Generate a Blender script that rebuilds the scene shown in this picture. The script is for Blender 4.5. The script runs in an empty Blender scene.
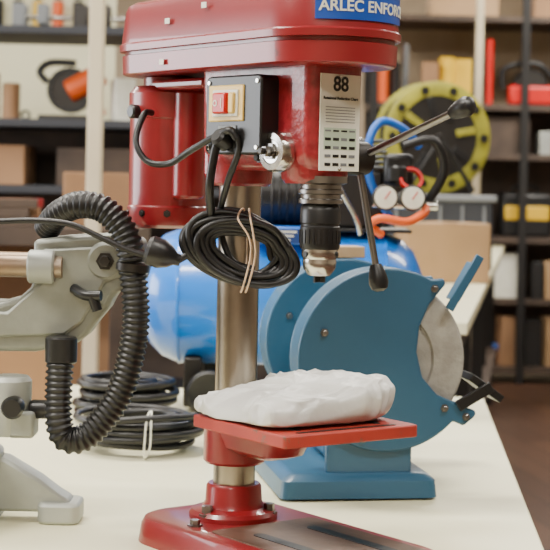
import bpy, bmesh, math, random
from mathutils import Vector, Matrix, noise
random.seed(4)
S=bpy.context.scene
COL=S.collection
pi=math.pi
def rad(d): return d*pi/180
# ------------------------------------------------------------ materials
def mat(name,c,rough=.5,metal=0,c2=None,ns=8,bump=0,bs=60,coat=0,spec=.5,stops=(.35,.65),trans=0,wear=None):
    m=bpy.data.materials.new(name); m.use_nodes=True
    nt=m.node_tree; b=nt.nodes['Principled BSDF']
    b.inputs['Base Color'].default_value=(*c,1); b.inputs['Roughness'].default_value=rough
    b.inputs['Metallic'].default_value=metal; b.inputs['Coat Weight'].default_value=coat
    b.inputs['Specular IOR Level'].default_value=spec
    b.inputs['Transmission Weight'].default_value=trans
    if c2 or bump or wear:
        tc=nt.nodes.new('ShaderNodeTexCoord')
    col=None
    if c2:
        n=nt.nodes.new('ShaderNodeTexNoise'); n.inputs['Scale'].default_value=ns; n.inputs['Detail'].default_value=6
        r=nt.nodes.new('ShaderNodeValToRGB'); r.color_ramp.elements[0].position=stops[0]; r.color_ramp.elements[1].position=stops[1]
        r.color_ramp.elements[0].color=(*c,1); r.color_ramp.elements[1].color=(*c2,1)
        nt.links.new(tc.outputs['Object'],n.inputs['Vector']); nt.links.new(n.outputs['Fac'],r.inputs['Fac'])
        nt.links.new(r.outputs['Color'],b.inputs['Base Color']); col=r.outputs['Color']
    if wear:
        n=nt.nodes.new('ShaderNodeTexNoise'); n.inputs['Scale'].default_value=wear[1]; n.inputs['Detail'].default_value=9; n.inputs['Roughness'].default_value=.75
        mp=nt.nodes.new('ShaderNodeMapping'); mp.inputs['Scale'].default_value=(1,3,1)
        r=nt.nodes.new('ShaderNodeValToRGB'); r.color_ramp.elements[0].position=wear[2]; r.color_ramp.elements[1].position=wear[2]+.05
        r.color_ramp.elements[0].color=(0,0,0,1); r.color_ramp.elements[1].color=(1,1,1,1)
        mx=nt.nodes.new('ShaderNodeMixRGB'); mx.inputs['Color1'].default_value=(*c,1); mx.inputs['Color2'].default_value=(*wear[0],1)
        if col: nt.links.new(col,mx.inputs['Color1'])
        nt.links.new(tc.outputs['Object'],mp.inputs['Vector']); nt.links.new(mp.outputs['Vector'],n.inputs['Vector']); nt.links.new(n.outputs['Fac'],r.inputs['Fac'])
        nt.links.new(r.outputs['Color'],mx.inputs['Fac']); nt.links.new(mx.outputs['Color'],b.inputs['Base Color'])
    if bump:
        n2=nt.nodes.new('ShaderNodeTexNoise'); n2.inputs['Scale'].default_value=bs; n2.inputs['Detail'].default_value=4
        bp=nt.nodes.new('ShaderNodeBump'); bp.inputs['Strength'].default_value=bump; bp.inputs['Distance'].default_value=.002
        nt.links.new(tc.outputs['Object'],n2.inputs['Vector']); nt.links.new(n2.outputs['Fac'],bp.inputs['Height'])
        nt.links.new(bp.outputs['Normal'],b.inputs['Normal'])
    return m
RED=mat('red_paint',(.27,.013,.017),.33,0,(.21,.009,.014),6,.05,40,coat=.3,wear=((.12,.02,.02),34,.64))
REDH=mat('red_hammer_paint',(.23,.011,.018),.33,0,(.34,.020,.030),90,.6,130,coat=.4)
REDT=mat('red_table_paint',(.38,.036,.022),.5,0,(.26,.022,.018),14,.1,40,wear=((.14,.07,.05),30,.59))
STEEL=mat('column_steel',(.42,.38,.32),.30,1,(.26,.22,.18),9,.05,90)
CHROME=mat('bright_steel',(.60,.59,.56),.22,1)
DKCH=mat('worn_steel',(.24,.23,.22),.3,1)
DKST=mat('dark_steel',(.05,.047,.045),.4,.8)
BLACK=mat('black_plastic',(.009,.009,.010),.38)
RUB=mat('black_rubber',(.006,.006,.007),.42,bump=.1)
CREAMT=mat('cream_laminate',(.80,.77,.53),.42,0,(.76,.73,.49),3)
TEAL=mat('grinder_blue_paint',(.018,.085,.165),.42,0,(.024,.10,.185),7,.08,60,coat=.15,wear=((.05,.11,.15),22,.66))
TANK=mat('tank_blue_paint',(.003,.17,.70),.28,0,(.004,.19,.74),3,coat=.5)
STONE=mat('grinding_stone',(.36,.35,.32),.95,0,(.26,.25,.23),40,.6,200)
WHITE=mat('white_label',(.80,.79,.70),.5,0,(.72,.72,.60),25)
BAG=mat('white_plastic_bag',(.62,.62,.60),.36,0,(.53,.53,.51),12,.55,60,spec=.6,wear=((.38,.39,.39),26,.68))
ALU=mat('cast_aluminium',(.31,.325,.29),.5,.45,(.20,.21,.185),12,.35,60)
ALU2=mat('pale_cast_aluminium',(.45,.47,.44),.5,.3,(.33,.35,.33),8,.15,60)
RUST=mat('rusty_tube',(.26,.18,.12),.45,.7,(.36,.30,.24),10,.1,60)
BAND=mat('elastic_band',(.72,.52,.36),.6)
CARD=mat('cardboard',(.34,.19,.095),.8,0,(.28,.155,.08),5)
CARD2=mat('cardboard_pale',(.44,.28,.15),.8,0,(.38,.24,.12),5)
YEL=mat('yellow_plastic',(.72,.45,.02),.4)
PYEL=mat('switch_yellow_panel',(.80,.55,.16),.45)
OLIVE=mat('olive_yellow',(.36,.34,.03),.5,0,(.20,.19,.02),10)
ORANGE=mat('orange_plastic',(.75,.11,.015),.4)
BLUEP=mat('blue_plastic',(.01,.12,.55),.35)
NAVY=mat('navy_label',(.012,.04,.18),.35)
GREENP=mat('green_plastic',(.02,.18,.05),.4)
REDP=mat('red_plastic',(.55,.008,.006),.35)
DKWOOD=mat('dark_wood_board',(.045,.030,.022),.6,0,(.080,.052,.036),6)
TANP=mat('tan_board',(.40,.31,.21),.7,0,(.34,.26,.17),4)
SLATE=mat('slate_board',(.028,.031,.040),.6)
CREAMP=mat('cream_post_paint',(.62,.54,.38),.6,0,(.56,.48,.33),4)
GREY=mat('grey_plastic',(.17,.18,.19),.5)
WALLM=mat('wall_plaster',(.55,.46,.33),.8,0,(.50,.41,.30),2)
CEIL=mat('ceiling_paint',(.62,.58,.50),.8,0,(.58,.54,.47),2)
OILY=mat('oily_cast_iron',(.10,.065,.045),.42,.6,(.19,.12,.085),16,.2,70)
LEGM=mat('leg_dark_metal',(.02,.019,.019),.5,.4)
LGREEN=mat('label_green',(.45,.55,.42),.5)
LBLUE=mat('label_blue',(.012,.07,.38),.3)
PINE=mat('pine_block',(.50,.36,.22),.7,0,(.42,.29,.16),20)
def floor_mat():
    m=bpy.data.materials.new('wood_floor'); m.use_nodes=True; nt=m.node_tree; b=nt.nodes['Principled BSDF']
    tc=nt.nodes.new('ShaderNodeTexCoord'); mp=nt.nodes.new('ShaderNodeMapping'); mp.inputs['Rotation'].default_value=(0,0,rad(80))
    br=nt.nodes.new('ShaderNodeTexBrick'); br.inputs['Scale'].default_value=1.0
    br.inputs['Brick Width'].default_value=1.4; br.inputs['Row Height'].default_value=.13; br.inputs['Mortar Size'].default_value=.004
    br.inputs['Color1'].default_value=(.11,.052,.030,1); br.inputs['Color2'].default_value=(.065,.031,.020,1); br.inputs['Mortar'].default_value=(.015,.008,.006,1)
    nt.links.new(tc.outputs['Object'],mp.inputs['Vector']); nt.links.new(mp.outputs['Vector'],br.inputs['Vector'])
    nt.links.new(br.outputs['Color'],b.inputs['Base Color']); b.inputs['Roughness'].default_value=.4
    return m
FLOORM=floor_mat()
# ------------------------------------------------------------ builders
def empty(name,loc=(0,0,0),rz=0,parent=None):
    e=bpy.data.objects.new(name,None); e.empty_display_size=.05; e.location=loc; e.rotation_euler=(0,0,rz)
    COL.objects.link(e)
    if parent: e.parent=parent
    return e
def finish(name,bm,m,parent,loc=(0,0,0),rot=(0,0,0),bevel=0,smooth=True,seg=2,ang=35):
    bmesh.ops.recalc_face_normals(bm,faces=bm.faces)
    me=bpy.data.meshes.new(name); bm.to_mesh(me); bm.free()
    me.materials.append(m)
    o=bpy.data.objects.new(name,me); COL.objects.link(o)
    o.location=loc; o.rotation_euler=rot
    if parent: o.parent=parent
    if smooth:
        for p in me.polygons: p.use_smooth=True
        try: me.set_sharp_from_angle(angle=rad(ang))
        except Exception: pass
    if bevel:
        md=o.modifiers.new('bevel','BEVEL'); md.width=bevel; md.segments=seg; md.limit_method='ANGLE'; md.angle_limit=rad(40)
    return o
def box(name,size,loc,m,parent=None,rot=(0,0,0),bevel=.002):
    bm=bmesh.new(); bmesh.ops.create_cube(bm,size=1)
    for v in bm.verts: v.co=Vector((v.co.x*size[0],v.co.y*size[1],v.co.z*size[2]))
    return finish(name,bm,m,parent,loc,rot,bevel)
def lathe(name,prof,m,parent=None,loc=(0,0,0),rot=(0,0,0),seg=40,ang=35):
    bm=bmesh.new(); rings=[]
    for r,z in prof:
        if r<1e-6: rings.append([bm.verts.new((0,0,z))])
        else: rings.append([bm.verts.new((r*math.cos(2*pi*i/seg),r*math.sin(2*pi*i/seg),z)) for i in range(seg)])
    for a,b in zip(rings,rings[1:]):
        for i in range(seg):
            j=(i+1)%seg
            if len(a)==1 and len(b)==1: continue
            if len(a)==1: bm.faces.new((a[0],b[i],b[j]))
            elif len(b)==1: bm.faces.new((a[i],a[j],b[0]))
            else: bm.faces.new((a[i],a[j],b[j],b[i]))
    for R in (rings[0],rings[-1]):
        if len(R)>1: bm.faces.new(R)
    return finish(name,bm,m,parent,loc,rot,0,True,2,ang)
def annulus(name,prof,m,parent=None,loc=(0,0,0),rot=(0,0,0),seg=48,ang=35):
    bm=bmesh.new(); rings=[[bm.verts.new((r*math.cos(2*pi*i/seg),r*math.sin(2*pi*i/seg),z)) for i in range(seg)] for r,z in prof]
    for a,b in zip(rings,rings[1:]+rings[:1]):
        for i in range(seg):
            j=(i+1)%seg; bm.faces.new((a[i],a[j],b[j],b[i]))
    return finish(name,bm,m,parent,loc,rot,0,True,2,ang)
def cyl(name,r,h,loc,m,parent=None,rot=(0,0,0),b=.001,seg=32,r2=None):
    r2=r if r2 is None else r2
    return lathe(name,[(0,-h/2),(r-b,-h/2),(r,-h/2+b),(r2,h/2-b),(r2-b,h/2),(0,h/2)],m,parent,loc,rot,seg)
AX_Y=(rad(90),0,0); AX_X=(0,rad(90),0)
def prism(name,pts,z0,z1,m,parent=None,loc=(0,0,0),rot=(0,0,0),bevel=0,seg=2,ang=35):
    bm=bmesh.new()
    a=[bm.verts.new((x,y,z0)) for x,y in pts]; b=[bm.verts.new((x,y,z1)) for x,y in pts]
    bm.faces.new(a); bm.faces.new(b); n=len(pts)
    for i in range(n): bm.faces.new((a[i],a[(i+1)%n],b[(i+1)%n],b[i]))
    return finish(name,bm,m,parent,loc,rot,bevel,True,seg,ang)
def loft(name,levels,m,parent=None,loc=(0,0,0),rot=(0,0,0),ang=35):
    bm=bmesh.new(); R=[[bm.verts.new((x,y,z)) for x,y in pts] for z,pts in levels]
    n=len(R[0])
    for a,b in zip(R,R[1:]):
        for i in range(n): bm.faces.new((a[i],a[(i+1)%n],b[(i+1)%n],b[i]))
    bm.faces.new(R[0]); bm.faces.new(R[-1])
    return finish(name,bm,m,parent,loc,rot,0,True,2,ang)
def rrect(hx0,hx1,hy,r,n=8):
    out=[]
    for cx,cy,a0 in ((hx1-r,hy-r,0),(hx0+r,hy-r,90),(hx0+r,-hy+r,180),(hx1-r,-hy+r,270)):
        for i in range(n+1):
            a=rad(a0+90*i/n); out.append((cx+r*math.cos(a),cy+r*math.sin(a)))
    return out
def hull2(x1,r1,x2,r2,n=28):
    b=math.acos((r1-r2)/(x2-x1)); out=[]
    for i in range(n+1):
        a=-b+2*b*i/n; out.append((x2+r2*math.cos(a),r2*math.sin(a)))
    for i in range(n+1):
        a=b+(2*pi-2*b)*i/n; out.append((x1+r1*math.cos(a),r1*math.sin(a)))
    return out
def catmull(P,closed,res):
    P=[Vector(p) for p in P]; n=len(P); out=[]
    rng=range(n if closed else n-1)
    for i in rng:
        if closed: p0,p1,p2,p3=P[(i-1)%n],P[i],P[(i+1)%n],P[(i+2)%n]
        else: p0,p1,p2,p3=P[max(i-1,0)],P[i],P[i+1],P[min(i+2,n-1)]
        for k in range(res):
            t=k/res
            out.append(.5*((2*p1)+(-p0+p2)*t+(2*p0-5*p1+4*p2-p3)*t*t+(-p0+3*p1-3*p2+p3)*t**3))
    if not closed: out.append(P[-1])
    return out
def tube(name,P,r,m,parent=None,closed=False,res=8,n=10,ribs=0,loc=(0,0,0),straight=False,rot=(0,0,0)):
    pts=[Vector(p) for p in P] if straight else catmull(P,closed,res)
    if ribs:
        L=[0]
        for a,b in zip(pts,pts[1:]): L.append(L[-1]+(b-a).length)
        T_=L[-1]; step=ribs/4; q=[]; j=0; cnt=int(T_/step)
        for k in range(cnt+1):
            s=min(k*step,T_-1e-6)
            while L[j+1]<s: j+=1
            t=(s-L[j])/(L[j+1]-L[j]); q.append(pts[j].lerp(pts[j+1],t))
        pts=q
    bm=bmesh.new(); N=len(pts); rings=[]; up=None
    for i in range(N):
        if closed: t=pts[(i+1)%N]-pts[(i-1)%N]
        else: t=pts[min(i+1,N-1)]-pts[max(i-1,0)]
        t.normalize()
        if up is None:
            up=Vector((0,0,1)) if abs(t.z)<.9 else Vector((1,0,0))
        s=t.cross(up)
        if s.length<1e-4: s=t.cross(Vector((1,.1,.2)))
        s.normalize(); up=s.cross(t).normalized()
        rr=r
        if ribs: rr=r*(1.0 if i%4 in(0,1) else .84)
        rings.append([bm.verts.new(pts[i]+rr*(math.cos(2*pi*k/n)*s+math.sin(2*pi*k/n)*up)) for k in range(n)])
    for a,b in zip(rings,rings[1:]):
        for k in range(n): bm.faces.new((a[k],a[(k+1)%n],b[(k+1)%n],b[k]))
    if closed:
        a,b=rings[-1],rings[0]
        best=min(range(n),key=lambda o:(a[0].co-b[o].co).length)
        for k in range(n): bm.faces.new((a[k],a[(k+1)%n],b[(k+1+best)%n],b[(k+best)%n]))
    else:
        bm.faces.new(rings[0]); bm.faces.new(rings[-1])
    return finish(name,bm,m,parent,loc,rot,0,True,2,60)
def text(name,s,size,m,parent,loc,rot,wrap=None):
    cu=bpy.data.curves.new(name,'FONT'); cu.body=s; cu.size=size; cu.align_x='CENTER'; cu.align_y='CENTER'; cu.extrude=.0002; cu.offset=size*.02
    t=bpy.data.objects.new(name+'_tmp',cu); COL.objects.link(t); bpy.context.view_layer.update()
    me=bpy.data.meshes.new_from_object(t.evaluated_get(bpy.context.evaluated_depsgraph_get()))
    bpy.data.objects.remove(t); me.materials.clear(); me.materials.append(m)
    o=bpy.data.objects.new(name,me); COL.objects.link(o); o.parent=parent; o.location=loc; o.rotation_euler=rot
    if wrap:
        cx,cy,R,a0,z0=wrap
        for v in me.vertices:
            a=a0+v.co.x/R; rr=R+v.co.z
            v.co=Vector((cx+rr*math.cos(a),cy+rr*math.sin(a),z0+v.co.y))
    return o
def bolt(name,r,h,loc,m,parent,rot=(0,0,0)):
    return lathe(name,[(0,0),(r*1.5,0),(r*1.5,h*.25),(r,h*.25),(r,h*.95),(r*.85,h),(0,h)],m,parent,loc,rot,6,20)
# ------------------------------------------------------------ room
def slab(name,x0,x1,y0,y1,z0,z1,m): return box(name,(x1-x0,y1-y0,z1-z0),((x0+x1)/2,(y0+y1)/2,(z0+z1)/2),m,None,(0,0,0),0)
slab('floor',-5,6,-3,13,-.1,0,FLOORM)
slab('ceiling',-5,6,-3,13,3.2,3.3,CEIL)
slab('wall_back',-5,6,13,13.1,0,3.2,WALLM)
slab('wall_left',-5.1,-5,-3,13,0,3.2,WALLM)
slab('wall_right',6,6.1,-3,13,0,3.2,WALLM)
slab('wall_front',-5,6,-3.1,-3,0,3.2,WALLM)
slab('baseboard_back',-5,6,12.97,13,0,.12,CREAMP)
# ------------------------------------------------------------ main table
T=.75
mt=empty('display_table',(0,0,0))
prism('top',[(.263,1.24),(.400,3.0),(-1.594,3.155),(-1.731,1.395)],T-.022,T,CREAMT,mt,bevel=.003)
prism('apron',[(.235,1.27),(.369,2.97),(-1.56,3.12),(-1.70,1.425)],T-.09,T-.0225,LEGM,mt)
for i,(x,y) in enumerate(((.20,1.33),(.33,2.9),(-1.5,3.04),(-1.64,1.5))):
    box('leg_%d'%(i+1),(.05,.05,T-.09),(x,y,(T-.09)/2),LEGM,mt)
# ------------------------------------------------------------ drill press
DP=empty('drill_press',(-.038,1.745,T))
base=empty('base_group',(0,0,0),rad(-53),DP)
loft('base_plate',[(0,rrect(-.085,.27,.09,.05)),(.02,rrect(-.083,.268,.088,.05)),(.026,rrect(-.080,.265,.085,.048)),(.028,rrect(-.075,.26,.080,.044))],RED,base)
prism('machined_face',rrect(.052,.255,.068,.008),.0275,.0292,OILY,base)
for i,y in enumerate((-.035,.035)):
    prism('slot_%d'%(i+1),[(p[0],p[1]+y) for p in rrect(.09,.235,.007,.0069)],.0285,.0298,BLACK,base)
lathe('column_flange',[(0,.026),(.048,.026),(.048,.033),(.045,.037),(.034,.040),(.031,.046),(.030,.062),(.028,.065),(0,.065)],RED,base)
for i in range(3):
    a=rad(40+120*i); bolt('flange_bolt_%d'%(i+1),.006,.012,(.040*math.cos(a),.040*math.sin(a),.033),DKCH,base)
bolt('base_bolt_1',.0055,.007,(.02,-.064,.028),DKCH,base)
cyl('column',.0228,.44,(0,0,.27),STEEL,DP,seg=48)
tb=empty('work_table_group',(0,0,0),rad(-55),DP)
cx,cy=.073,-.102
a=rad(55); lx=cx*math.cos(a)-cy*math.sin(a); ly=cx*math.sin(a)+cy*math.cos(a)
h=.0835
prism('work_table',[(p[0]+lx,p[1]+ly) for p in rrect(-h,h,h,.005,3)],.1375,.150,REDT,tb,bevel=.0015)
prism('table_slot_front',[(p[0]+lx,p[1]+ly) for p in rrect(.0690,.0750,.062,.0029)],.1495,.1505,DKST,tb)
for i,(yy) in enumerate((-.05,.05)):
    prism('table_slot_%d'%(i+1),[(p[0]+lx,p[1]+ly+yy) for p in rrect(-.06,.060,.004,.0039)],.1495,.1505,DKST,tb)
cyl('table_clamp_collar',.034,.05,(0,0,.112),RED,tb,seg=40,b=.003)
loft('table_arm',[(.102,rrect(-.01,.085,.018,.012)),(.108,rrect(-.01,.105,.026,.02)),(.138,rrect(-.01,.125,.034,.03))],RED,tb)
cyl('table_lock_screw',.006,.03,(.034,.034,.112),DKST,tb,AX_Y)
# head
hd=empty('head_group',(0,0,0),rad(-50),DP)
def HL(d): return hull2(-.125,.058+d,.135,.072+d)
loft('belt_housing_pan',[(.511,HL(-.008)),(.5115,HL(-.001)),(.513,HL(.001)),(.533,HL(.002)),(.534,HL(-.001)),(.538,HL(-.001))],RED,hd)
loft('belt_housing_cover',[(.5375,HL(.0)),(.538,HL(.005)),(.545,HL(.0055)),(.547,HL(.003)),(.583,HL(-.001)),(.590,HL(-.004)),(.594,HL(-.011)),(.595,HL(-.02))],RED,hd,ang=30)
loft('head_casting',[(.405,rrect(.02,.150,.026,.012,6)),(.412,rrect(-.01,.156,.033,.014,6)),(.425,rrect(-.028,.158,.036,.014,6)),(.511,rrect(-.03,.1585,.037,.014,6))],REDH,hd)
lathe('column_sleeve',[(0,.388),(.031,.388),(.034,.391),(.036,.41),(.036,.511),(0,.511)],REDH,hd)
lathe('spindle_boss',[(0,.392),(.030,.392),(.034,.397),(.036,.42),(.036,.50),(0,.50)],REDH,hd,(.122,0,0))
box('clamp_lug',(.03,.03,.05),(-.035,.0,.42),REDH,hd,bevel=.006)
box('front_label',(.0012,.054,.098),(.1592,.0,.4545),WHITE,hd,bevel=0)
text('label_number','88',.021,BLACK,hd,(.1602,0,.493),(rad(90),0,rad(90)))
text('label_caption','Rotational Reduction Chart',.0042,BLACK,hd,(.1602,0,.479),(rad(90),0,rad(90)))
for k in range(6):
    box('label_rule_%d'%k,(.0004,.040,.0007),(.16,0,.470-k*.003),GREY,hd,bevel=0)
box('label_tint',(.0004,.044,.022),(.1599,0,.438),LGREEN,hd,bevel=0)
for r_ in range(5):
    for c_ in range(4):
        box('label_cell_%d_%d'%(r_,c_),(.0004,.008,.0030 if r_ else .0018),(.1601,-.0165+c_*.011,.446-r_*.0085),DKST if (r_+c_)%3 else GREY,hd,bevel=0)
for k in range(2):
    bolt('label_screw_%d'%k,.0016,.002,(.1598,.0,.5015-k*.094),CHROME,hd,AX_X)
# switch
prism('switch_box',rrect(-.046,.046,.041,.007),-.026,0,BLACK,hd,(.060,-.034,.462),(rad(-90),0,0),bevel=.002)
sw=empty('switch_face',(.050,-.0605,.474),0,hd)
box('switch_frame',(.058,.003,.038),(0,0,0),PYEL,sw)
box('switch_surround',(.042,.005,.028),(.001,-.001,0),WHITE,sw,bevel=.001)
box('switch_rocker_red',(.022,.010,.022),(-.003,-.004,0),REDP,sw)
box('switch_rocker_side',(.009,.008,.022),(.0145,-.003,0),PYEL,sw)
box('switch_mark_on',(.0012,.0006,.010),(.002,-.0093,0),WHITE,sw,bevel=0)
annulus('switch_mark_off',[(.0022,-.0003),(.0034,-.0003),(.0034,.0003),(.0022,.0003)],WHITE,sw,(-.008,-.0093,0),AX_Y,20)
box('switch_plate',(.03,.0015,.010),(.002,0,-.028),GREY,sw)
for i,(x,z) in enumerate(((.020,.034),(.100,.034),(.020,-.034),(.100,-.034))):
    cyl('switch_screw_%d'%i,.0025,.002,(x,-.0605,.462+z),CHROME,hd,AX_Y,.0004,12)
cyl('cord_gland',.010,.02,(.052,-.066,.436),BLACK,hd,(rad(60),0,0),.003)
kn=empty('return_spring_group',(.112,-.036,.424),0,hd)
lathe('spring_cup',[(0,0),(.021,0),(.021,.012),(.019,.015),(.013,.016),(.012,.015),(.010,.015),(0,.015)],CHROME,kn,(0,0,0),(rad(90),0,0))
bolt('spring_nut',.006,.009,(0,-.0155,0),DKCH,kn,(rad(90),0,0))
cyl('spring_shaft',.0035,.008,(0,-.026,0),DKST,kn,AX_Y)
bolt('head_set_screw_1',.004,.006,(.078,-.037,.418),DKST,hd,(rad(90),0,0))
# quill + chuck
lathe('quill',[(0,.40),(.027,.40),(.027,.393),(.021,.391),(.021,.387),(.0235,.386),(.0235,.382),(.0205,.381),(.0205,.377),(.023,.376),(.023,.372),(.012,.371),(.012,.366),(0,.366)],DKCH,hd,(.1326,0,0),seg=40)
prof=[(0,.374),(.014,.374),(.0190,.370),(.0208,.365),(.0208,.352),(.0198,.351),(.0198,.349),(.0208,.348),(.0208,.328),(.0195,.325),(0,.325)]
lathe('chuck_sleeve',prof,BLACK,hd,(.1326,0,0))
for k in range(24):
    a=2*pi*k/24; box('chuck_knurl_%d'%k,(.0012,.0022,.014),(.1326+.0209*math.cos(a),.0209*math.sin(a),.338),BLACK,hd,(0,0,a),0)
lathe('chuck_body',[(0,.3255),(.0185,.3255),(.0185,.318),(.017,.315),(.0175,.312),(.0165,.305),(.011,.298),(.007,.2975),(0,.299)],CHROME,hd,(.1326,0,0))
for k in range(3):
    a=2*pi*k/3+2.6; cyl('chuck_key_hole_%d'%k,.0032,.004,(.1326+.0178*math.cos(a),.0178*math.sin(a),.320),BLACK,hd,(0,rad(90),a),.0004,14)
    box('chuck_jaw_%d'%k,(.005,.003,.010),(.1326+.004*math.cos(a),.004*math.sin(a),.296),DKST,hd,(0,0,a),.0005)
fh=empty('feed_handle_group',(.118,.04,.420),0,hd)
cyl('feed_hub',.018,.040,(0,.016,0),DKST,fh,AX_Y,.003)
for k,(ang,ln) in enumerate(((20,.145),(-80,.125),(140,.135))):
    a=rad(ang); c=Vector((math.cos(a),0,math.sin(a))); p0=Vector((0,.024,0)); p1=p0+c*ln+Vector((0,.012,0))
    tube('spoke_%d'%(k+1),[p0,p1],.0038,DKCH,fh,straight=True,n=16)
    d=(p1-p0).normalized(); q=d.to_track_quat('Z','Y').to_euler()
    lathe('knob_%d'%(k+1),[(0,-.012),(.006,-.012),(.0075,-.008),(.0095,.0),(.0105,.008),(.0085,.014),(.004,.017),(0,.017)],BLACK,fh,p1,q)
# motor
mo=empty('motor_group',(-.134,0,0),0,hd)
lathe('motor_body',[(0,.338),(.038,.338),(.044,.342),(.046,.348),(.046,.362),(.0445,.364),(.0445,.462),(.046,.464),(.046,.492),(.040,.500),(0,.500)],RED,mo,seg=48)
cyl('motor_bracket',.03,.016,(0,0,.503),RED,mo)
box('motor_plate',(.10,.07,.012),(.06,0,.500),RED,mo,bevel=.004)
prism('capacitor_cover',rrect(.02,.060,.018,.014,8),.372,.495,RED,mo,(0,-.004,0),bevel=.004)
cyl('motor_cord_gland',.008,.016,(-.0,-.047,.470),BLACK,mo,AX_Y,.002)
for k in range(4):
    a=rad(-150+k*38); bolt('motor_bolt_%d'%k,.003,.003,(.0455*math.cos(a),.0455*math.sin(a),.355),DKST,mo,(0,rad(90),a))
def wrap_panel(name,R,a0,a1,z0,z1,m,parent,cxx=.135):
    bm=bmesh.new(); n=24; rows=[]
    for z in (z0,z1):
        rows.append([bm.verts.new((cxx+R*math.cos(a0+(a1-a0)*i/n),R*math.sin(a0+(a1-a0)*i/n),z)) for i in range(n+1)])
    for i in range(n): bm.faces.new((rows[0][i],rows[0][i+1],rows[1][i+1],rows[1][i]))
    return finish(name,bm,m,parent)
wrap_panel('maker_label',.0758,rad(-50),rad(40),.554,.582,LBLUE,hd)
text('maker_lettering','ARLEC ENFORCER',.0155,WHITE,hd,(0,0,0),(0,0,0),wrap=(.135,0,.0762,rad(1),.567))
for i,(s_,z) in enumerate(((.02,.578),(-.05,.566),(-.06,.522))):
    sl=(.072-.058)/.26
    box('sticker_%d'%i,(.009,.0006,.006),(s_,-(.0655+.014*(s_/.26)+.0035),z),WHITE,hd,(0,0,-sl),0)
def wp(x,y,z): return (x+.038,y-1.745,z-T)
tube('motor_cord',[wp(-.140,1.795,1.218),wp(-.147,1.775,1.215),wp(-.154,1.76,1.185),wp(-.140,1.75,1.163),wp(-.115,1.735,1.161),wp(-.09,1.70,1.175),wp(-.062,1.675,1.190),wp(-.052,1.672,1.187)],.0036,RUB,DP)
tube('supply_cord',[wp(-.040,1.650,1.187),wp(-.048,1.652,1.195),wp(-.060,1.662,1.185),wp(-.068,1.668,1.14),wp(-.066,1.69,1.10),wp(-.064,1.69,1.07),wp(-.05,1.69,1.05)],.0046,RUB,DP)
tube('supply_cord_lower',[wp(-.040,1.650,1.19),wp(-.038,1.652,1.175),wp(-.050,1.67,1.14),wp(-.058,1.70,1.10),wp(-.045,1.70,1.06),wp(-.02,1.70,1.05)],.0036,RUB,DP)
P=[]
for k in range(9*16):
    a=2*pi*k/16; l=k//16
    j=lambda s: (noise.noise(Vector((k*.13,s,l*1.7))))
    rx=.049+.013*j(1)+(l%3-1)*.004; rz=.030+.012*j(5)+(l%2)*.004
    x=-.040+rx*math.cos(a)+.004*j(9); z=T+.325+rz*math.sin(a)-.010*math.cos(a)+.005*j(7); y=1.695+.008*j(3)-.002*(l-3)
    P.append(wp(x,y,z))
tube('coiled_cord',P,.0038,RUB,DP,res=3,n=8)
P=[]
for k in range(4*16):
    a=2*pi*k/16+1; l=k//16
    x=-.028+(.038+.005*l)*math.cos(a); z=T+.318+(.021+.004*l)*math.sin(a)-.010*math.cos(a)+.005*noise.noise(Vector((k*.2,3,3)))
    P.append(wp(x,1.686-.002*l,z))
tube('coiled_cord_inner',P,.0038,RUB,DP,res=3,n=8)
for k in range(2):
    x=-.028+k*.005
    tube('elastic_tie_%d'%k,[wp(x-.010+k*.008,1.676,T+.354),wp(x+.002,1.670,T+.335),wp(x+.004,1.668,T+.315),wp(x-.003,1.674,T+.284),wp(x-.006,1.70,T+.278),wp(x,1.717,T+.315),wp(x-.004,1.70,T+.362)],.0011,BAND,DP,closed=True,res=5,n=6)
tube('plug_tail',[wp(-.080,1.69,T+.325),wp(-.09,1.69,T+.315),wp(-.105,1.69,T+.306)],.004,RUB,DP)
lathe('mains_plug',[(0,0),(.006,0),(.007,.006),(.012,.012),(.016,.022),(.016,.034),(.013,.038),(0,.038)],BLACK,DP,wp(-.098,1.69,T+.308),(rad(0),rad(-72),0),seg=20)
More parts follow.
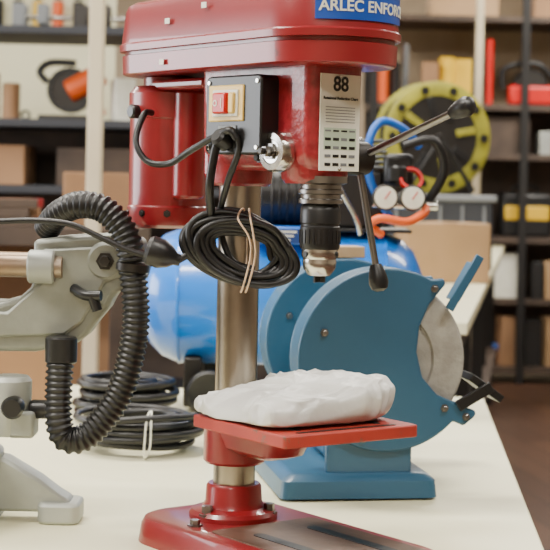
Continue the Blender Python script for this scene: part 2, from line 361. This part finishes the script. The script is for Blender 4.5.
# ------------------------------------------------------------ plastic bag parcel
def make_bag():
    bm=bmesh.new(); nu,nv=460,230; rows=[]
    sg=lambda v,p: math.copysign(abs(v)**p,v)
    def crease(p):
        d,_=noise.voronoi(p); return min(1,(d[1]-d[0])*1.6)
    def ridge(p): return 1-abs(noise.noise(p))*2.4
    for i in range(nv+1):
        ph=-pi/2+pi*i/nv; r=[]
        for j in range(nu):
            th=2*pi*j/nu
            c=sg(math.cos(ph),.32)
            cxx=c*sg(math.cos(th),.36); cyv=c*sg(math.sin(th),.36); cz=sg(math.sin(ph),.64)
            x,y,z=.083*cxx,.084*cyv,.020*cz
            p=Vector((x,y,z))
            u=(.57*x+.82*y)
            q0=p+Vector((noise.noise(p*22),noise.noise(p*22+Vector((5,5,5))),noise.noise(p*22+Vector((9,1,5)))))*.016
            f1=crease(Vector((q0.x*20+q0.y*6,q0.y*13-q0.x*9,q0.z*10))+Vector((3,1,7)))
            r1=ridge(Vector((q0.x*10+q0.y*8,q0.y*34-q0.x*22,q0.z*9))+Vector((4,4,1)))
            r2=ridge(Vector((q0.x*44+q0.y*22,q0.y*18-q0.x*8,q0.z*12))+Vector((7,2,3)))
            r4=ridge(Vector((q0.x*60-q0.y*44,q0.y*48+q0.x*20,q0.z*20))+Vector((2,8,3)))
            n1=noise.noise(p*13+Vector((2,2,2)))
            q=Vector((x*(1+.08*n1),y*(1+.07*noise.noise(p*20)),z))
            wt=max(0,min(1,(z+.017)/.010))
            d=.0030*f1+.0048*r1+.0026*r2+.0014*r4-.0050
            hs=.86+2.1*u
            q.z=-.0185+(q.z+.0185)*hs+wt*(d*.75+.004*n1+.006*(y/.084))
            q.x+=.75*d*cxx*abs(cxx); q.y+=.75*d*cyv*abs(cyv)
            q.z=max(q.z,-.0185); r.append(bm.verts.new(q))
        rows.append(r)
    for a,b in zip(rows,rows[1:]):
        for j in range(nu): bm.faces.new((a[j],a[(j+1)%nu],b[(j+1)%nu],b[j]))
    bmesh.ops.remove_doubles(bm,verts=bm.verts,dist=1e-6)
    return finish('plastic_bag_parcel',bm,BAG,None,(.025,1.658,T+.1512+.0185),(0,0,rad(-55)),ang=180)
make_bag()
# ------------------------------------------------------------ bench grinder
GR=empty('bench_grinder',(.146,2.0,T),rad(9.5))
R=.115; CZ=.174
def guard_pts(R):
    out=[(.070,.103)]
    for i in range(61):
        a=rad(62+(318-62)*i/60); out.append((R*math.cos(a),R*math.sin(a)))
    out+=[(.100,-.083),(.115,-.070),(.1155,-.064),(.090,-.054),(.064,-.043),(.045,-.022),(.037,.010),(.040,.042),(.052,.07),(.073,.096)]
    return out
def ring_pts(R,t,a0,a1,n=60):
    o=[((R)*math.cos(rad(a0+(a1-a0)*i/n)),(R)*math.sin(rad(a0+(a1-a0)*i/n))) for i in range(n+1)]
    q=[((R-t)*math.cos(rad(a0+(a1-a0)*i/n)),(R-t)*math.sin(rad(a0+(a1-a0)*i/n))) for i in range(n+1)]
    return o+q[::-1]
for nm,y0 in (('near',0.0),('far',.25)):
    prism('guard_plate_outer_'+nm,guard_pts(R),-.007,0,TEAL,GR,(0,y0,CZ),AX_Y,bevel=.004,seg=4,ang=30)
    prism('guard_plate_inner_'+nm,guard_pts(R),-.060,-.053,TEAL,GR,(0,y0,CZ),AX_Y,bevel=.003,ang=30)
    prism('guard_band_'+nm,ring_pts(R-.0005,.003,62,318),-.056,-.0045,TEAL,GR,(0,y0,CZ),AX_Y,ang=30)
    lathe('stone_wheel_'+nm,[(0,-.016),(.04,-.016),(.042,-.012),(.06,-.012),(.062,-.016),(.099,-.016),(.102,-.013),(.102,.013),(.099,.016),(.062,.016),(.06,.012),(0,.012)],STONE,GR,(0,y0+.027,CZ),AX_Y,seg=64)
    cyl('wheel_flange_'+nm,.03,.04,(0,y0+.029,CZ),DKST,GR,AX_Y)
    box('tool_rest_'+nm,(.050,.05,.010),(.130,y0+.028,CZ-.036),BLACK,GR,(0,rad(35),0),.001)
    box('tool_rest_arm_'+nm,(.014,.006,.05),(.112,y0-.003,CZ-.045),BLACK,GR,(0,rad(60),0),.001)
    for k,(x,z) in enumerate(((-.082,.034),(.074,-.060),(.102,-.071),(-.03,-.098),(.058,.090))):
        bolt('guard_screw_%s_%d'%(nm,k),.0035,.006,(x,y0,CZ+z),DKCH,GR,AX_Y)
box('shield_arm',(.011,.005,.078),(.096,-.003,CZ+.098),TEAL,GR,(0,rad(30),0),.001)
box('spark_shield',(.003,.055,.055),(.103,.028,CZ+.098),TEAL,GR,(0,rad(30),0),.001)
lathe('motor_shell',[(0,-.10),(.04,-.10),(.06,-.09),(.068,-.07),(.068,.07),(.06,.09),(.04,.10),(0,.10)],TEAL,GR,(0,.153,CZ),AX_Y,seg=48)
box('motor_pedestal',(.10,.11,.08),(-.01,.15,.075),TEAL,GR,bevel=.008)
loft('grinder_base',[(.003,rrect(-.100,.100,.165,.012)),(.024,rrect(-.098,.098,.163,.012)),(.031,rrect(-.090,.090,.155,.010)),(.033,rrect(-.084,.084,.149,.008))],TEAL,GR,(-.034,.155,0))
for i,(x,y) in enumerate(((-.12,.01),(.05,.01),(-.12,.3),(.05,.3))):
    cyl('rubber_foot_%d'%i,.010,.006,(x,y,.003),RUB,GR)
box('guard_bracket',(.11,.012,.050),(-.02,.014,.052),TEAL,GR,bevel=.003)
box('wooden_block',(.042,.045,.016),(.104,2.275,T+.2975),PINE,None,(0,0,rad(12)),.001)
# ------------------------------------------------------------ air compressor
AC=empty('air_compressor',(.016,2.80,T))
lathe('air_tank',[(0,-.249),(.05,-.243),(.085,-.228),(.106,-.206),(.117,-.178),(.118,-.176),(.118,.176),(.117,.178),(.106,.206),(.085,.228),(.05,.243),(0,.249)],TANK,AC,(0,0,.194),AX_X,seg=64,ang=50)
for i,x in enumerate((-.176,.176)): annulus('tank_seam_%d'%i,[(.1165,-.003),(.1195,-.002),(.1195,.002),(.1165,.003)],TANK,AC,(x,0,.194),AX_X,seg=64)
box('saddle_plate',(.34,.13,.006),(.05,0,.315),BLACK,AC)
for i,x in enumerate((-.15,.15)):
    box('foot_bracket_%d'%i,(.03,.16,.085),(x,0,.052),DKST,AC,bevel=.004)
for i,y in enumerate((-.11,.11)):
    lathe('wheel_%d'%i,[(0,-.010),(.022,-.010),(.024,-.008),(.033,-.012),(.038,-.008),(.038,.008),(.033,.012),(.024,.008),(0,.010)],RUB,AC,(-.12,y,.038),AX_Y)
for i,y in enumerate((-.07,.07)): cyl('rubber_foot_%d'%i,.018,.03,(.15,y,.015),RUB,AC)
lathe('motor_cylinder',[(0,-.07),(.045,-.07),(.055,-.06),(.055,.06),(.045,.07),(0,.07)],BLACK,AC,(.02,0,.373),AX_X)
for k in range(7): cyl('cooling_fin_%d'%k,.060,.003,(-.02+k*.013,0,.373),DKST,AC,AX_X)
box('pump_block',(.08,.09,.10),(.13,0,.368),DKST,AC,bevel=.006)
for k in range(6): box('head_fin_%d'%k,(.092,.10,.004),(.13,0,.425+k*.009),GREY,AC,bevel=.001)
box('rating_plate_backing',(.10,.10,.03),(.0,-.065,.305),BLUEP,AC,bevel=.004)
box('rating_plate',(.074,.002,.024),(.0,-.116,.305),NAVY,AC,bevel=0)
for k in range(3): box('rating_line_%d'%k,(.05-.01*k,.001,.0025),(-.003,-.1175,.312-k*.007),WHITE,AC,bevel=0)
box('pressure_switch',(.05,.05,.055),(.195,-.05,.42),BLACK,AC,bevel=.008)
tube('manifold',[(.15,-.09,.362),(.20,-.09,.360),(.26,-.09,.360)],.008,CHROME,AC)
for i,x in enumerate((.170,.216)):
    g=empty('gauge_group_%d'%i,(x,-.105,.373),0,AC)
    lathe('gauge_case',[(0,-.010),(.020,-.010),(.022,-.007),(.022,.010),(.019,.012),(.019,.009),(0,.009)],DKST,g,(0,0,0),AX_Y)
    cyl('gauge_dial',.0185,.002,(0,-.0125,0),WHITE,g,AX_Y,.0002)
    box('gauge_needle',(.002,.001,.016),(.003,-.0142,.004),REDP,g,(0,rad(35),0),0)
cyl('regulator_knob',.018,.03,(.19,-.09,.412),BLACK,AC,b=.004)
annulus('regulator_ring',[(.016,-.004),(.021,-.004),(.021,.004),(.016,.004)],REDP,AC,(.213,-.1,.405),(rad(60),rad(20),0))
tube('delivery_pipe',[(.13,-.03,.47),(.10,-.08,.46),(.09,-.1,.40),(.12,-.1,.34),(.13,-.09,.31)],.005,CHROME,AC)
tube('carry_handle',[(-.17,0,.30),(-.19,0,.36),(-.15,0,.40),(-.09,0,.40)],.009,BLACK,AC)
tube('blue_air_hose',[(.18,-.07,.34),(.145,-.10,.40),(.14,-.11,.46),(.16,-.10,.50),(.20,-.08,.49),(.23,-.06,.46)],.007,BLUEP,AC)
tube('orange_air_hose',[(.24,-.09,.360),(.235,-.11,.348),(.205,-.13,.333),(.16,-.14,.338),(.145,-.13,.325),(.165,-.12,.310)],.007,ORANGE,AC)
tube('black_air_hose',[(.24,-.08,.36),(.27,-.09,.42),(.25,-.10,.47),(.20,-.10,.46)],.008,RUB,AC)
# ------------------------------------------------------------ sliding mitre saw
MS=empty('mitre_saw',(0,1.85,T))
arm=[(-.273,.322),(-.236,.327),(-.178,.331),(-.150,.325),(-.142,.296),(-.147,.276),(-.179,.262),(-.187,.245),(-.199,.230),(-.210,.214),(-.224,.203),(-.268,.195),(-.44,.193),(-.44,.253),(-.309,.250),(-.288,.256),(-.275,.268),(-.271,.281)]
prism('slide_arm_casting',arm,-.035,.035,ALU,MS,(0,0,0),AX_Y,bevel=.006,seg=3)
prism('arm_web_front',[(-.262,.312),(-.17,.318),(-.158,.308),(-.158,.288),(-.19,.276),(-.215,.23),(-.235,.215),(-.40,.207),(-.40,.240),(-.30,.240),(-.262,.275)],.034,.040,ALU,MS,(0,0,0),AX_Y,bevel=.003)
for i,y in enumerate((-.038,.045)):
    cyl('slide_rail_%d'%i,.0125,.42,(-.448,y,.292),RUST,MS,AX_X)
    cyl('rail_socket_%d'%i,.019,.03,(-.262,y,.292),ALU2,MS,AX_X,.002)
cyl('pivot_boss',.022,.085,(-.19,0,.300),ALU,MS,AX_Y,.004)
bolt('pivot_bolt',.007,.008,(-.19,-.0425,.300),DKST,MS,AX_Y)
tube('bevel_lever',[(-.225,-.04,.268),(-.21,-.055,.262),(-.192,-.06,.262)],.006,BLACK,MS)
tube('bevel_lever_stub',[(-.202,-.058,.262),(-.196,-.058,.245)],.006,BLACK,MS,straight=True)
box('pivot_upright',(.075,.08,.12),(-.375,0,.145),ALU2,MS,bevel=.012)
lathe('turntable',[(0,.05),(.13,.05),(.135,.054),(.135,.078),(.130,.082),(0,.082)],ALU2,MS,(-.44,-.02,0),seg=64)
loft('saw_base',[(.0,rrect(-.16,.13,.12,.04)),(.05,rrect(-.15,.12,.11,.04))],ALU,MS,(-.44,-.02,0))
prism('base_web',[(-.345,.012),(-.345,.080),(-.30,.072),(-.262,.050),(-.240,.034),(-.226,.026),(-.222,.012)],-.02,.02,ALU2,MS,(0,-.01,0),AX_Y,bevel=.004)
prism('base_foot',rrect(-.262,-.214,.030,.012),0,.024,ALU2,MS,(0,-.012,0),bevel=.004)
prism('base_foot_left',rrect(-.65,-.59,.032,.014),0,.03,ALU,MS,(0,-.012,0),bevel=.005)
lathe('dust_cylinder',[(0,.098),(.024,.098),(.026,.102),(.026,.160),(.022,.165),(0,.165)],ALU2,MS,(-.300,-.015,0))
lathe('stop_knob',[(0,0),(.010,0),(.012,.004),(.013,.018),(.010,.024),(0,.024)],BLACK,MS,(-.288,-.045,.135),AX_Y,seg=20)
lathe('stop_knob_side',[(0,0),(.009,0),(.011,.004),(.011,.028),(.008,.032),(0,.032)],BLACK,MS,(-.275,-.02,.128),AX_X,seg=20)
box('stop_block',(.03,.04,.03),(-.282,-.02,.112),ALU2,MS,bevel=.004)
box('fence',(.36,.014,.06),(-.52,-.02,.112),ALU2,MS,bevel=.003)
lathe('blade_guard',[(0,-.02),(.10,-.02),(.11,-.012),(.11,.012),(.10,.02),(0,.02)],GREY,MS,(-.60,-.09,.21),AX_Y)
cyl('saw_blade',.095,.002,(-.60,-.116,.195),CHROME,MS,AX_Y)
cyl('saw_motor',.045,.12,(-.60,.02,.25),BLACK,MS,AX_Y,.006)
tube('saw_handle',[(-.60,-.09,.31),(-.60,-.12,.36),(-.60,-.18,.36),(-.60,-.20,.32),(-.60,-.12,.29)],.013,BLACK,MS)
tube('dust_hose',[(-.262,.0,.335),(-.245,-.03,.352),(-.22,-.05,.363),(-.19,-.06,.358),(-.165,-.065,.33),(-.156,-.065,.285),(-.152,-.065,.24),(-.156,-.065,.20),(-.168,-.065,.155),(-.190,-.065,.12),(-.211,-.065,.102),(-.229,-.065,.104),(-.236,-.065,.125),(-.237,-.06,.165),(-.236,-.055,.205)],.0158,RUB,MS,ribs=.0068,res=14,n=20)
cyl('hose_cuff',.018,.03,(-.236,-.055,.200),BLACK,MS,b=.002)
annulus('hose_cuff_clip',[(.015,-.006),(.0185,-.004),(.0185,.004),(.015,.006)],DKST,MS,(-.157,-.065,.295),(0,rad(5),0))
tube('saw_power_cord',[(-.40,-.06,.345),(-.33,-.065,.342),(-.27,-.075,.345),(-.225,-.085,.342),(-.19,-.088,.328),(-.16,-.09,.315),(-.135,-.09,.308)],.0034,RUB,MS)
# ------------------------------------------------------------ cables, cartons on the table
def coil(name,x,y,r,loops,wr,tie=True,hh=.038):
    e=empty(name,(x,y,T)); P=[]
    for k in range(loops*18):
        a=2*pi*k/18; l=k/18
        rr=r*(.78+.24*noise.noise(Vector((l*1.3,k*.05,r)))+.16*math.sin(l*2.1)); 
        P.append((rr*math.cos(a)+.012*noise.noise(Vector((k*.1,1,0))),rr*.92*math.sin(a),wr+.0015+(l/loops)*hh+.009*(1+noise.noise(Vector((k*.15,4,l))))))
    tube('cable',P,wr,RUB,e,res=3,n=8)
    if tie:
        for k in range(2):
            yy=-r*.80
            tube('tie_%d'%k,[(.01+k*.008,yy-.024,.02),(.012+k*.006,yy-.012,.058),(.016,yy+.02,.062),(.014,yy+.034,.02),(.012,yy+.01,.003),(.01,yy-.020,.004)],.0014,WHITE,e,closed=True,n=6,res=5)
    return e
coil('coiled_power_cable',-.185,2.33,.088,13,.0052)
coil('coiled_power_cable',-.235,2.60,.082,11,.0060,False,.055)
def carton(name,w,d,hh,x,y,z,m,rz=0,tape=True):
    e=empty(name,(x,y,z),rz)
    box('carton_body',(w,d,hh),(0,0,hh/2),m,e,bevel=.003)
    if tape:
        box('packing_tape',(w*.16,d+.002,.001),(0,0,hh+.0006),CARD2,e,bevel=0)
        box('flap_seam',(w*.98,.003,.0012),(0,0,hh+.0008),DKWOOD,e,bevel=0)
    return e
carton('cardboard_box',.24,.16,.135,-.48,2.74,T,CARD,rad(6))
# ------------------------------------------------------------ second table with goods
T2=.84
t2=empty('stock_table',(0,0,0))
prism('top',[(.44,3.6),(1.24,8.6),(.72,8.68),(-.02,3.67)],T2-.03,T2,CREAMT,t2,bevel=.003)
for i,(x,y) in enumerate(((.40,3.7),(1.15,8.5),(.76,8.5),(.05,3.8),(.62,5.2),(.82,6.4),(.98,7.5))):
    box('leg_%d'%i,(.045,.045,T2-.03),(x,y,(T2-.03)/2),LEGM,t2)
box('side_rail',(.03,5.0,.06),(.80,6.1,T2-.065),LEGM,t2,(0,0,rad(-9.1)))
box('lower_shelf',(.42,4.6,.03),(.60,6.1,.30),DKWOOD,t2,(0,0,rad(-9.1)))
carton('packing_carton',.27,.22,.19,.545,5.2,T2,CARD2,rad(6))
carton('packing_carton',.22,.20,.13,.28,4.5,T2,CARD,rad(-6))
cr=empty('plastic_crate',(.62,6.0,T2),rad(-5))
box('crate_body',(.38,.3,.26),(0,0,.13),SLATE,cr,bevel=.01)
box('crate_rim',(.41,.33,.025),(0,0,.265),GREY,cr,bevel=.006)
for k in range(5): box('crate_rib_%d'%k,(.01,.31,.22),(-.16+k*.08,0,.13),GREY,cr)
hr=empty('hose_reel',(.585,6.0,T2+.278),rad(14))
ZR=.212
annulus('reel_flange_front',[(.155,-.008),(.20,-.012),(.208,-.006),(.208,.004),(.20,.008),(.155,.004)],OLIVE,hr,(0,-.06,ZR),AX_Y,seg=64)
lathe('reel_side_plate',[(0,-.003),(.157,-.003),(.157,.003),(0,.003)],DKST,hr,(0,-.058,ZR),AX_Y)
lathe('reel_flange_back',[(.0,-.008),(.20,-.012),(.208,-.006),(.208,.004),(.20,.008),(.0,.004)],OLIVE,hr,(0,.06,ZR),AX_Y,seg=64)
lathe('reel_hub',[(0,-.085),(.03,-.088),(.035,-.075),(.07,-.065),(.072,.05),(0,.05)],BLACK,hr,(0,0,ZR),AX_Y)
for k in range(8):
    a=2*pi*k/8+.2; box('reel_spoke_%d'%k,(.075,.008,.026),(.112*math.cos(a),-.064,ZR+.112*math.sin(a)),OLIVE if k%3==0 else BLACK,hr,(0,-a,0))
for k in range(10):
    a=2*pi*k/10; cyl('reel_vent_%d'%k,.016,.003,(.18*math.cos(a),-.072,ZR+.18*math.sin(a)),BLACK,hr,AX_Y,.0004,20)
for k in range(6): annulus('hose_turn_%d'%k,[(.165,-.008),(.188,-.008),(.192,0),(.188,.008),(.165,.008)],RUB,hr,(0,-.045+k*.018,ZR),AX_Y)
tube('reel_stand',[(-.13,-.10,.012),(0,-.095,ZR),(.13,-.10,.012)],.010,BLACK,hr,straight=True)
tube('reel_stand_back',[(-.13,.10,.012),(0,.095,ZR),(.13,.10,.012)],.010,BLACK,hr,straight=True)
cyl('reel_axle',.012,.21,(0,0,ZR),DKST,hr,AX_Y)
# ------------------------------------------------------------ support posts
def post(name,x,y,w,m):
    e=empty(name,(x,y,0)); box('shaft',(w,w,3.18),(0,0,1.60),m,e,bevel=.006); box('foot_plate',(w*1.8,w*1.8,.02),(0,0,.010),m,e); return e
post('support_post',-.475,4.2,.040,CREAMP)
post('steel_post',1.12,8.90,.04,CREAMP)
# ------------------------------------------------------------ shelving racks
def rack(name,x0,x1,y0,y1,zs,m,pm,thick=.03,inner=(),back=None):
    e=empty(name,(0,0,0))
    for i,z in enumerate(zs): box('shelf_board_%d'%i,(x1-x0,y1-y0,thick),((x0+x1)/2,(y0+y1)/2,z-thick/2),m,e)
    for i,(x,y) in enumerate([(x0+.02,y0+.02),(x1-.02,y0+.02),(x0+.02,y1-.02),(x1-.02,y1-.02)]+[(q,y0+.02) for q in inner]):
        box('upright_%d'%i,(.045,.045,max(zs)+.2),(x,y,(max(zs)+.2)/2),pm,e)
    for i,(z0,z1,bmat) in enumerate(back or []): box('back_panel_%d'%i,(x1-x0,.012,z1-z0),((x0+x1)/2,y1+.01,(z0+z1)/2),bmat,e)
    return e
def clutter(name,x0,x1,y,z,hmax,n,seed):
    rnd=random.Random(seed); e=empty(name,(0,y,z)); pal=[BLACK,DKST,GREY,REDP,ORANGE,RED,YEL,BLUEP,CARD,CARD2,ORANGE,BLACK,CARD,BLACK,GREENP,REDP,WHITE,SLATE,ALU2,CARD2]
    x=x0; k=0
    while x<x1-.03:
        w=min(rnd.uniform(.035,.12),x1-x); hh=rnd.uniform(.35,1)*hmax; m=rnd.choice(pal); t=rnd.random(); yy=rnd.uniform(-.04,.04)
        if t<.4: box('packet_%d'%k,(w*.9,.12,hh),(x+w/2,yy,hh/2),m,e,(0,0,rnd.uniform(-.3,.3)),.004)
        elif t<.65: cyl('tin_%d'%k,w*.42,hh,(x+w/2,yy,hh/2),m,e,b=.004)
        elif t<.85:
            rr=min(hh/2,w*.6); annulus('hose_loop_%d'%k,[(rr*.55,-.01),(rr*.95,-.012),(rr*.95,.012),(rr*.55,.01)],m,e,(x+w/2,yy,rr),AX_Y,24)
        else:
            cyl('tool_body_%d'%k,w*.28,w*.9,(x+w/2,yy,hh*.7),m,e,AX_X,.004); box('tool_grip_%d'%k,(w*.3,.04,hh*.7),(x+w*.4,yy,hh*.35),rnd.choice(pal),e,bevel=.006)
        x+=w*rnd.uniform(.85,1.10); k+=1
    return e
rack('shelving_rack',-1.9,.10,6.0,6.5,[.35,.80,1.12,1.37,1.72],SLATE,SLATE,back=[(.1,1.37,DKWOOD)])
def tool_saw(name,x,y,z,col):
    e=empty(name,(x,y,z))
    box('base',(.22,.2,.02),(0,0,.010),DKST,e); lathe('disc',[(0,-.02),(.075,-.02),(.08,0),(.075,.02),(0,.02)],DKST,e,(.0,0,.12),AX_Y)
    annulus('guard_rim',[(.07,-.03),(.088,-.03),(.088,.03),(.07,.03)],BLACK,e,(0,0,.12),AX_Y)
    cyl('motor',.045,.15,(.06,-.02,.15),col,e,(0,rad(60),0),.006); tube('handle',[(-.09,0,.15),(-.12,0,.19),(-.08,0,.225),(.02,0,.225)],.014,BLACK,e)
    box('arm',(.05,.05,.12),(.09,.05,.08),col,e,(0,rad(-20),0),.008)
    return e
tool_saw('chop_saw',-.80,6.2,1.37,ORANGE)
tool_saw('chop_saw',-.20,6.2,1.37,REDP)
clutter('assorted_hardware',-1.15,-.95,6.2,1.37,.2,5,3)
clutter('assorted_hardware',-.64,-.38,6.2,1.37,.20,8,5)
def vise(name,x,y,z,col):
    e=empty(name,(x,y,z)); box('jaw_fixed',(.05,.09,.10),(0,0,.05),col,e,bevel=.006); box('jaw_moving',(.04,.09,.08),(.09,0,.06),col,e,bevel=.006)
    cyl('screw',.010,.2,(.1,0,.05),CHROME,e,AX_X); box('foot',(.16,.1,.014),(.03,0,.007),DKST,e); return e
for k,(x,c) in enumerate(((-1.0,GREY),(-.76,DKST),(-.53,ALU2),(-.30,GREY),(-.10,REDP))): vise('bench_vise',x,6.2,1.72,c)
carton('storage_carton',.34,.3,.16,-.68,6.2,.80+.0005,CARD,0)
carton('storage_carton',.42,.3,.145,-.62,6.22,1.12,DKWOOD,0,False)
carton('storage_carton',.30,.3,.20,-.15,6.2,.80+.0005,CARD2,0)
carton('storage_carton',.3,.3,.15,-1.1,6.2,1.12,CARD,0)
bt=empty('timber_bench',(-.9,4.6,0)); box('top',(1.05,.5,.05),(0,0,.985),DKWOOD,bt)
for i,(x,y) in enumerate(((-.48,-.2),(.48,-.2),(-.48,.2),(.48,.2))): box('leg_%d'%i,(.05,.05,.96),(x,y,.48),DKWOOD,bt)
box('lower_shelf',(1.0,.45,.03),(0,0,.40),DKWOOD,bt); box('back_panel',(1.0,.02,.55),(0,.21,.68),CARD,bt)
carton('shipping_box',.22,.20,.155,-.50,4.66,1.01,CARD,rad(4))
stk=empty('timber_offcuts',(-.86,4.48,1.01))
for k in range(9): box('plank_%d'%k,(.38,.035,.025),(-.02*(k%2)+.02,-.10+(k%3)*.05,.013+.026*(k//3)),[DKWOOD,CARD,RED][k%3],stk,(0,0,rad(k*1.2-4)))
pg=empty('pegboard_panel',(-1.18,7.2,0)); box('board',(.9,.02,1.5),(0,0,2.1),CREAMT,pg); 
for k in range(2): box('stand_%d'%k,(.05,.05,2.85),(-.42+.84*k,.04,1.425),CREAMP,pg)
for k in range(9):
    x=-.36+k*.09; c=[DKST,YEL,ORANGE,BLACK][k%4]
    tube('tool_shaft_%d'%k,[(x,-.03,2.25),(x+.01,-.03,1.95)],.014,DKST,pg,straight=True)
    cyl('tool_grip_%d'%k,.024,.16,(x+.012,-.03,1.86),c,pg)
rack('tool_rack',.55,2.6,9.4,9.95,[.10,.50,.86,1.35,1.64,2.16],DKWOOD,LEGM,.035,inner=(1.46,),back=[(.05,1.64,DKWOOD),(1.64,2.14,TANP)])
def case(name,x,y,z,w,hh,c1,c2):
    e=empty(name,(x,y,z)); box('shell',(w,.2,hh),(0,0,hh/2),c1,e,bevel=.02); box('lid',(w*.9,.205,hh*.35),(0,0,hh*.55),c2,e,bevel=.01)
    tube('handle',[(-w*.25,0,hh),(-w*.2,0,hh+.04),(w*.2,0,hh+.04),(w*.25,0,hh)],.010,c1,e); return e
case('tool_case',1.50,9.6,.86,.30,.26,BLACK,YEL)
case('tool_case',1.14,9.6,.86,.26,.2,SLATE,BLACK)
clutter('assorted_tools',.60,1.00,9.5,.86,.3,9,7)
clutter('assorted_tools',.60,1.28,9.5,1.64,.40,14,8)
clutter('assorted_tools',.60,1.18,9.55,1.35,.22,14,9)
clutter('assorted_tools',1.55,1.95,9.5,1.35,.22,9,10)
clutter('assorted_tools',1.52,1.95,9.5,.50,.28,9,12)
clutter('assorted_tools',.6,1.95,9.5,.10,.30,20,13)
clutter('assorted_tools',1.72,2.0,9.5,.86,.3,9,14)
carton('archive_box',.30,.3,.22,1.35,9.6,1.35,DKWOOD,0,False)
lb=empty('leaf_blower',(1.50,9.5,1.64))
lathe('fan_housing',[(0,-.06),(.09,-.06),(.11,-.03),(.11,.03),(.09,.06),(0,.06)],DKST,lb,(0,0,.112),AX_Y)
box('tank',(.30,.12,.12),(.02,-.01,.06),REDP,lb,bevel=.02)
tube('nozzle',[(.05,0,.09),(.2,0,.07),(.34,0,.05)],.035,BLACK,lb); tube('handle',[(-.16,0,.10),(-.15,0,.22),(.04,0,.25),(.14,0,.16)],.018,BLACK,lb)
carton('archive_box',.3,.3,.30,1.66,9.6,2.16,CARD,0); carton('archive_box',.4,.3,.26,1.1,9.6,2.16,CARD2,0)
carton('archive_box',.2,.3,.26,1.38,9.6,.50,WHITE,0,False)
pb=empty('wall_tool_display',(.9,12.94,0)); box('panel',(3.0,.03,1.7),(.3,0,2.1),TANP,pb)
for k in range(22):
    x=-1.1+k*.13; c=[REDP,BLACK,DKST,YEL,DKST,BLUEP,BLACK][k%7]
    cyl('hung_tool_%d'%k,.035,.20+.08*(k%2),(x,-.06,2.2+.12*(k%3)),c,pb); cyl('hung_shaft_%d'%k,.015,.4,(x,-.06,1.9+.12*(k%3)),DKST,pb)
box('display_rail',(3.0,.02,.03),(.3,-.02,1.36),DKWOOD,pb)
e=empty('overhead_shelf',(.4,8.4,0))
box('shelf_plank',(4.2,.35,.05),(0,0,2.24),DKWOOD,e)
for x in (-2.0,2.0): box('bracket_post_%d'%(x>0),(.05,.05,2.22),(x,0,1.11),DKWOOD,e)
# ------------------------------------------------------------ lights: ceiling troffers
def lamp(name,x,y,e,sx=1.3,sy=.35,col=(1,.945,.845)):
    r=empty(name,(x,y,3.2)); box('fixture_housing',(sx+.06,sy+.06,.05),(0,0,-.026),ALU2,r)
    l=bpy.data.lights.new(name+'_tube','AREA'); l.shape='RECTANGLE'; l.size=sx; l.size_y=sy; l.energy=e; l.color=col
    o=bpy.data.objects.new('tube_light',l); COL.objects.link(o); o.parent=r; o.location=(0,0,-.06)
for x,y,e in ((-1.8,1.0,125),(1.2,.6,75),(-.6,2.6,100),(2.4,3.4,60),(-2.6,5.0,100),(.6,5.4,90),(-1.2,8.6,140),(2.0,8.2,140),(.5,11.2,90),(-.4,-1.2,70)):
    lamp('ceiling_light',x,y,e)
w=empty('window_1',(-4.98,3.0,1.7)); box('frame_top',(.05,3.0,.06),(0,0,.78),CREAMP,w); box('frame_bottom',(.05,3.0,.06),(0,0,-.78),CREAMP,w)
for k in range(4): box('mullion_%d'%k,(.05,.05,1.5),(0,-1.47+k*.98,0),CREAMP,w)
l=bpy.data.lights.new('window_daylight','AREA'); l.shape='RECTANGLE'; l.size=1.5; l.size_y=2.9; l.energy=200; l.color=(.92,.96,1)
o=bpy.data.objects.new('daylight',l); COL.objects.link(o); o.parent=w; o.location=(.04,0,0); o.rotation_euler=(0,rad(-90),0)
wd=bpy.data.worlds.new('World'); S.world=wd; wd.use_nodes=True
wd.node_tree.nodes['Background'].inputs['Color'].default_value=(.6,.6,.6,1); wd.node_tree.nodes['Background'].inputs['Strength'].default_value=.3
# ------------------------------------------------------------ camera
cam=bpy.data.cameras.new('camera'); co=bpy.data.objects.new('camera',cam); COL.objects.link(co)
cam.sensor_width=36; cam.lens=1600/550*36; cam.shift_y=-90/550
co.matrix_world=Matrix.Translation((0,0,T+.39)) @ Matrix.Rotation(rad(90),4,'X') @ Matrix.Rotation(rad(1.2),4,'Z')
cam.dof.use_dof=True; cam.dof.focus_distance=1.68; cam.dof.aperture_fstop=13
cam.clip_start=.05
S.camera=co
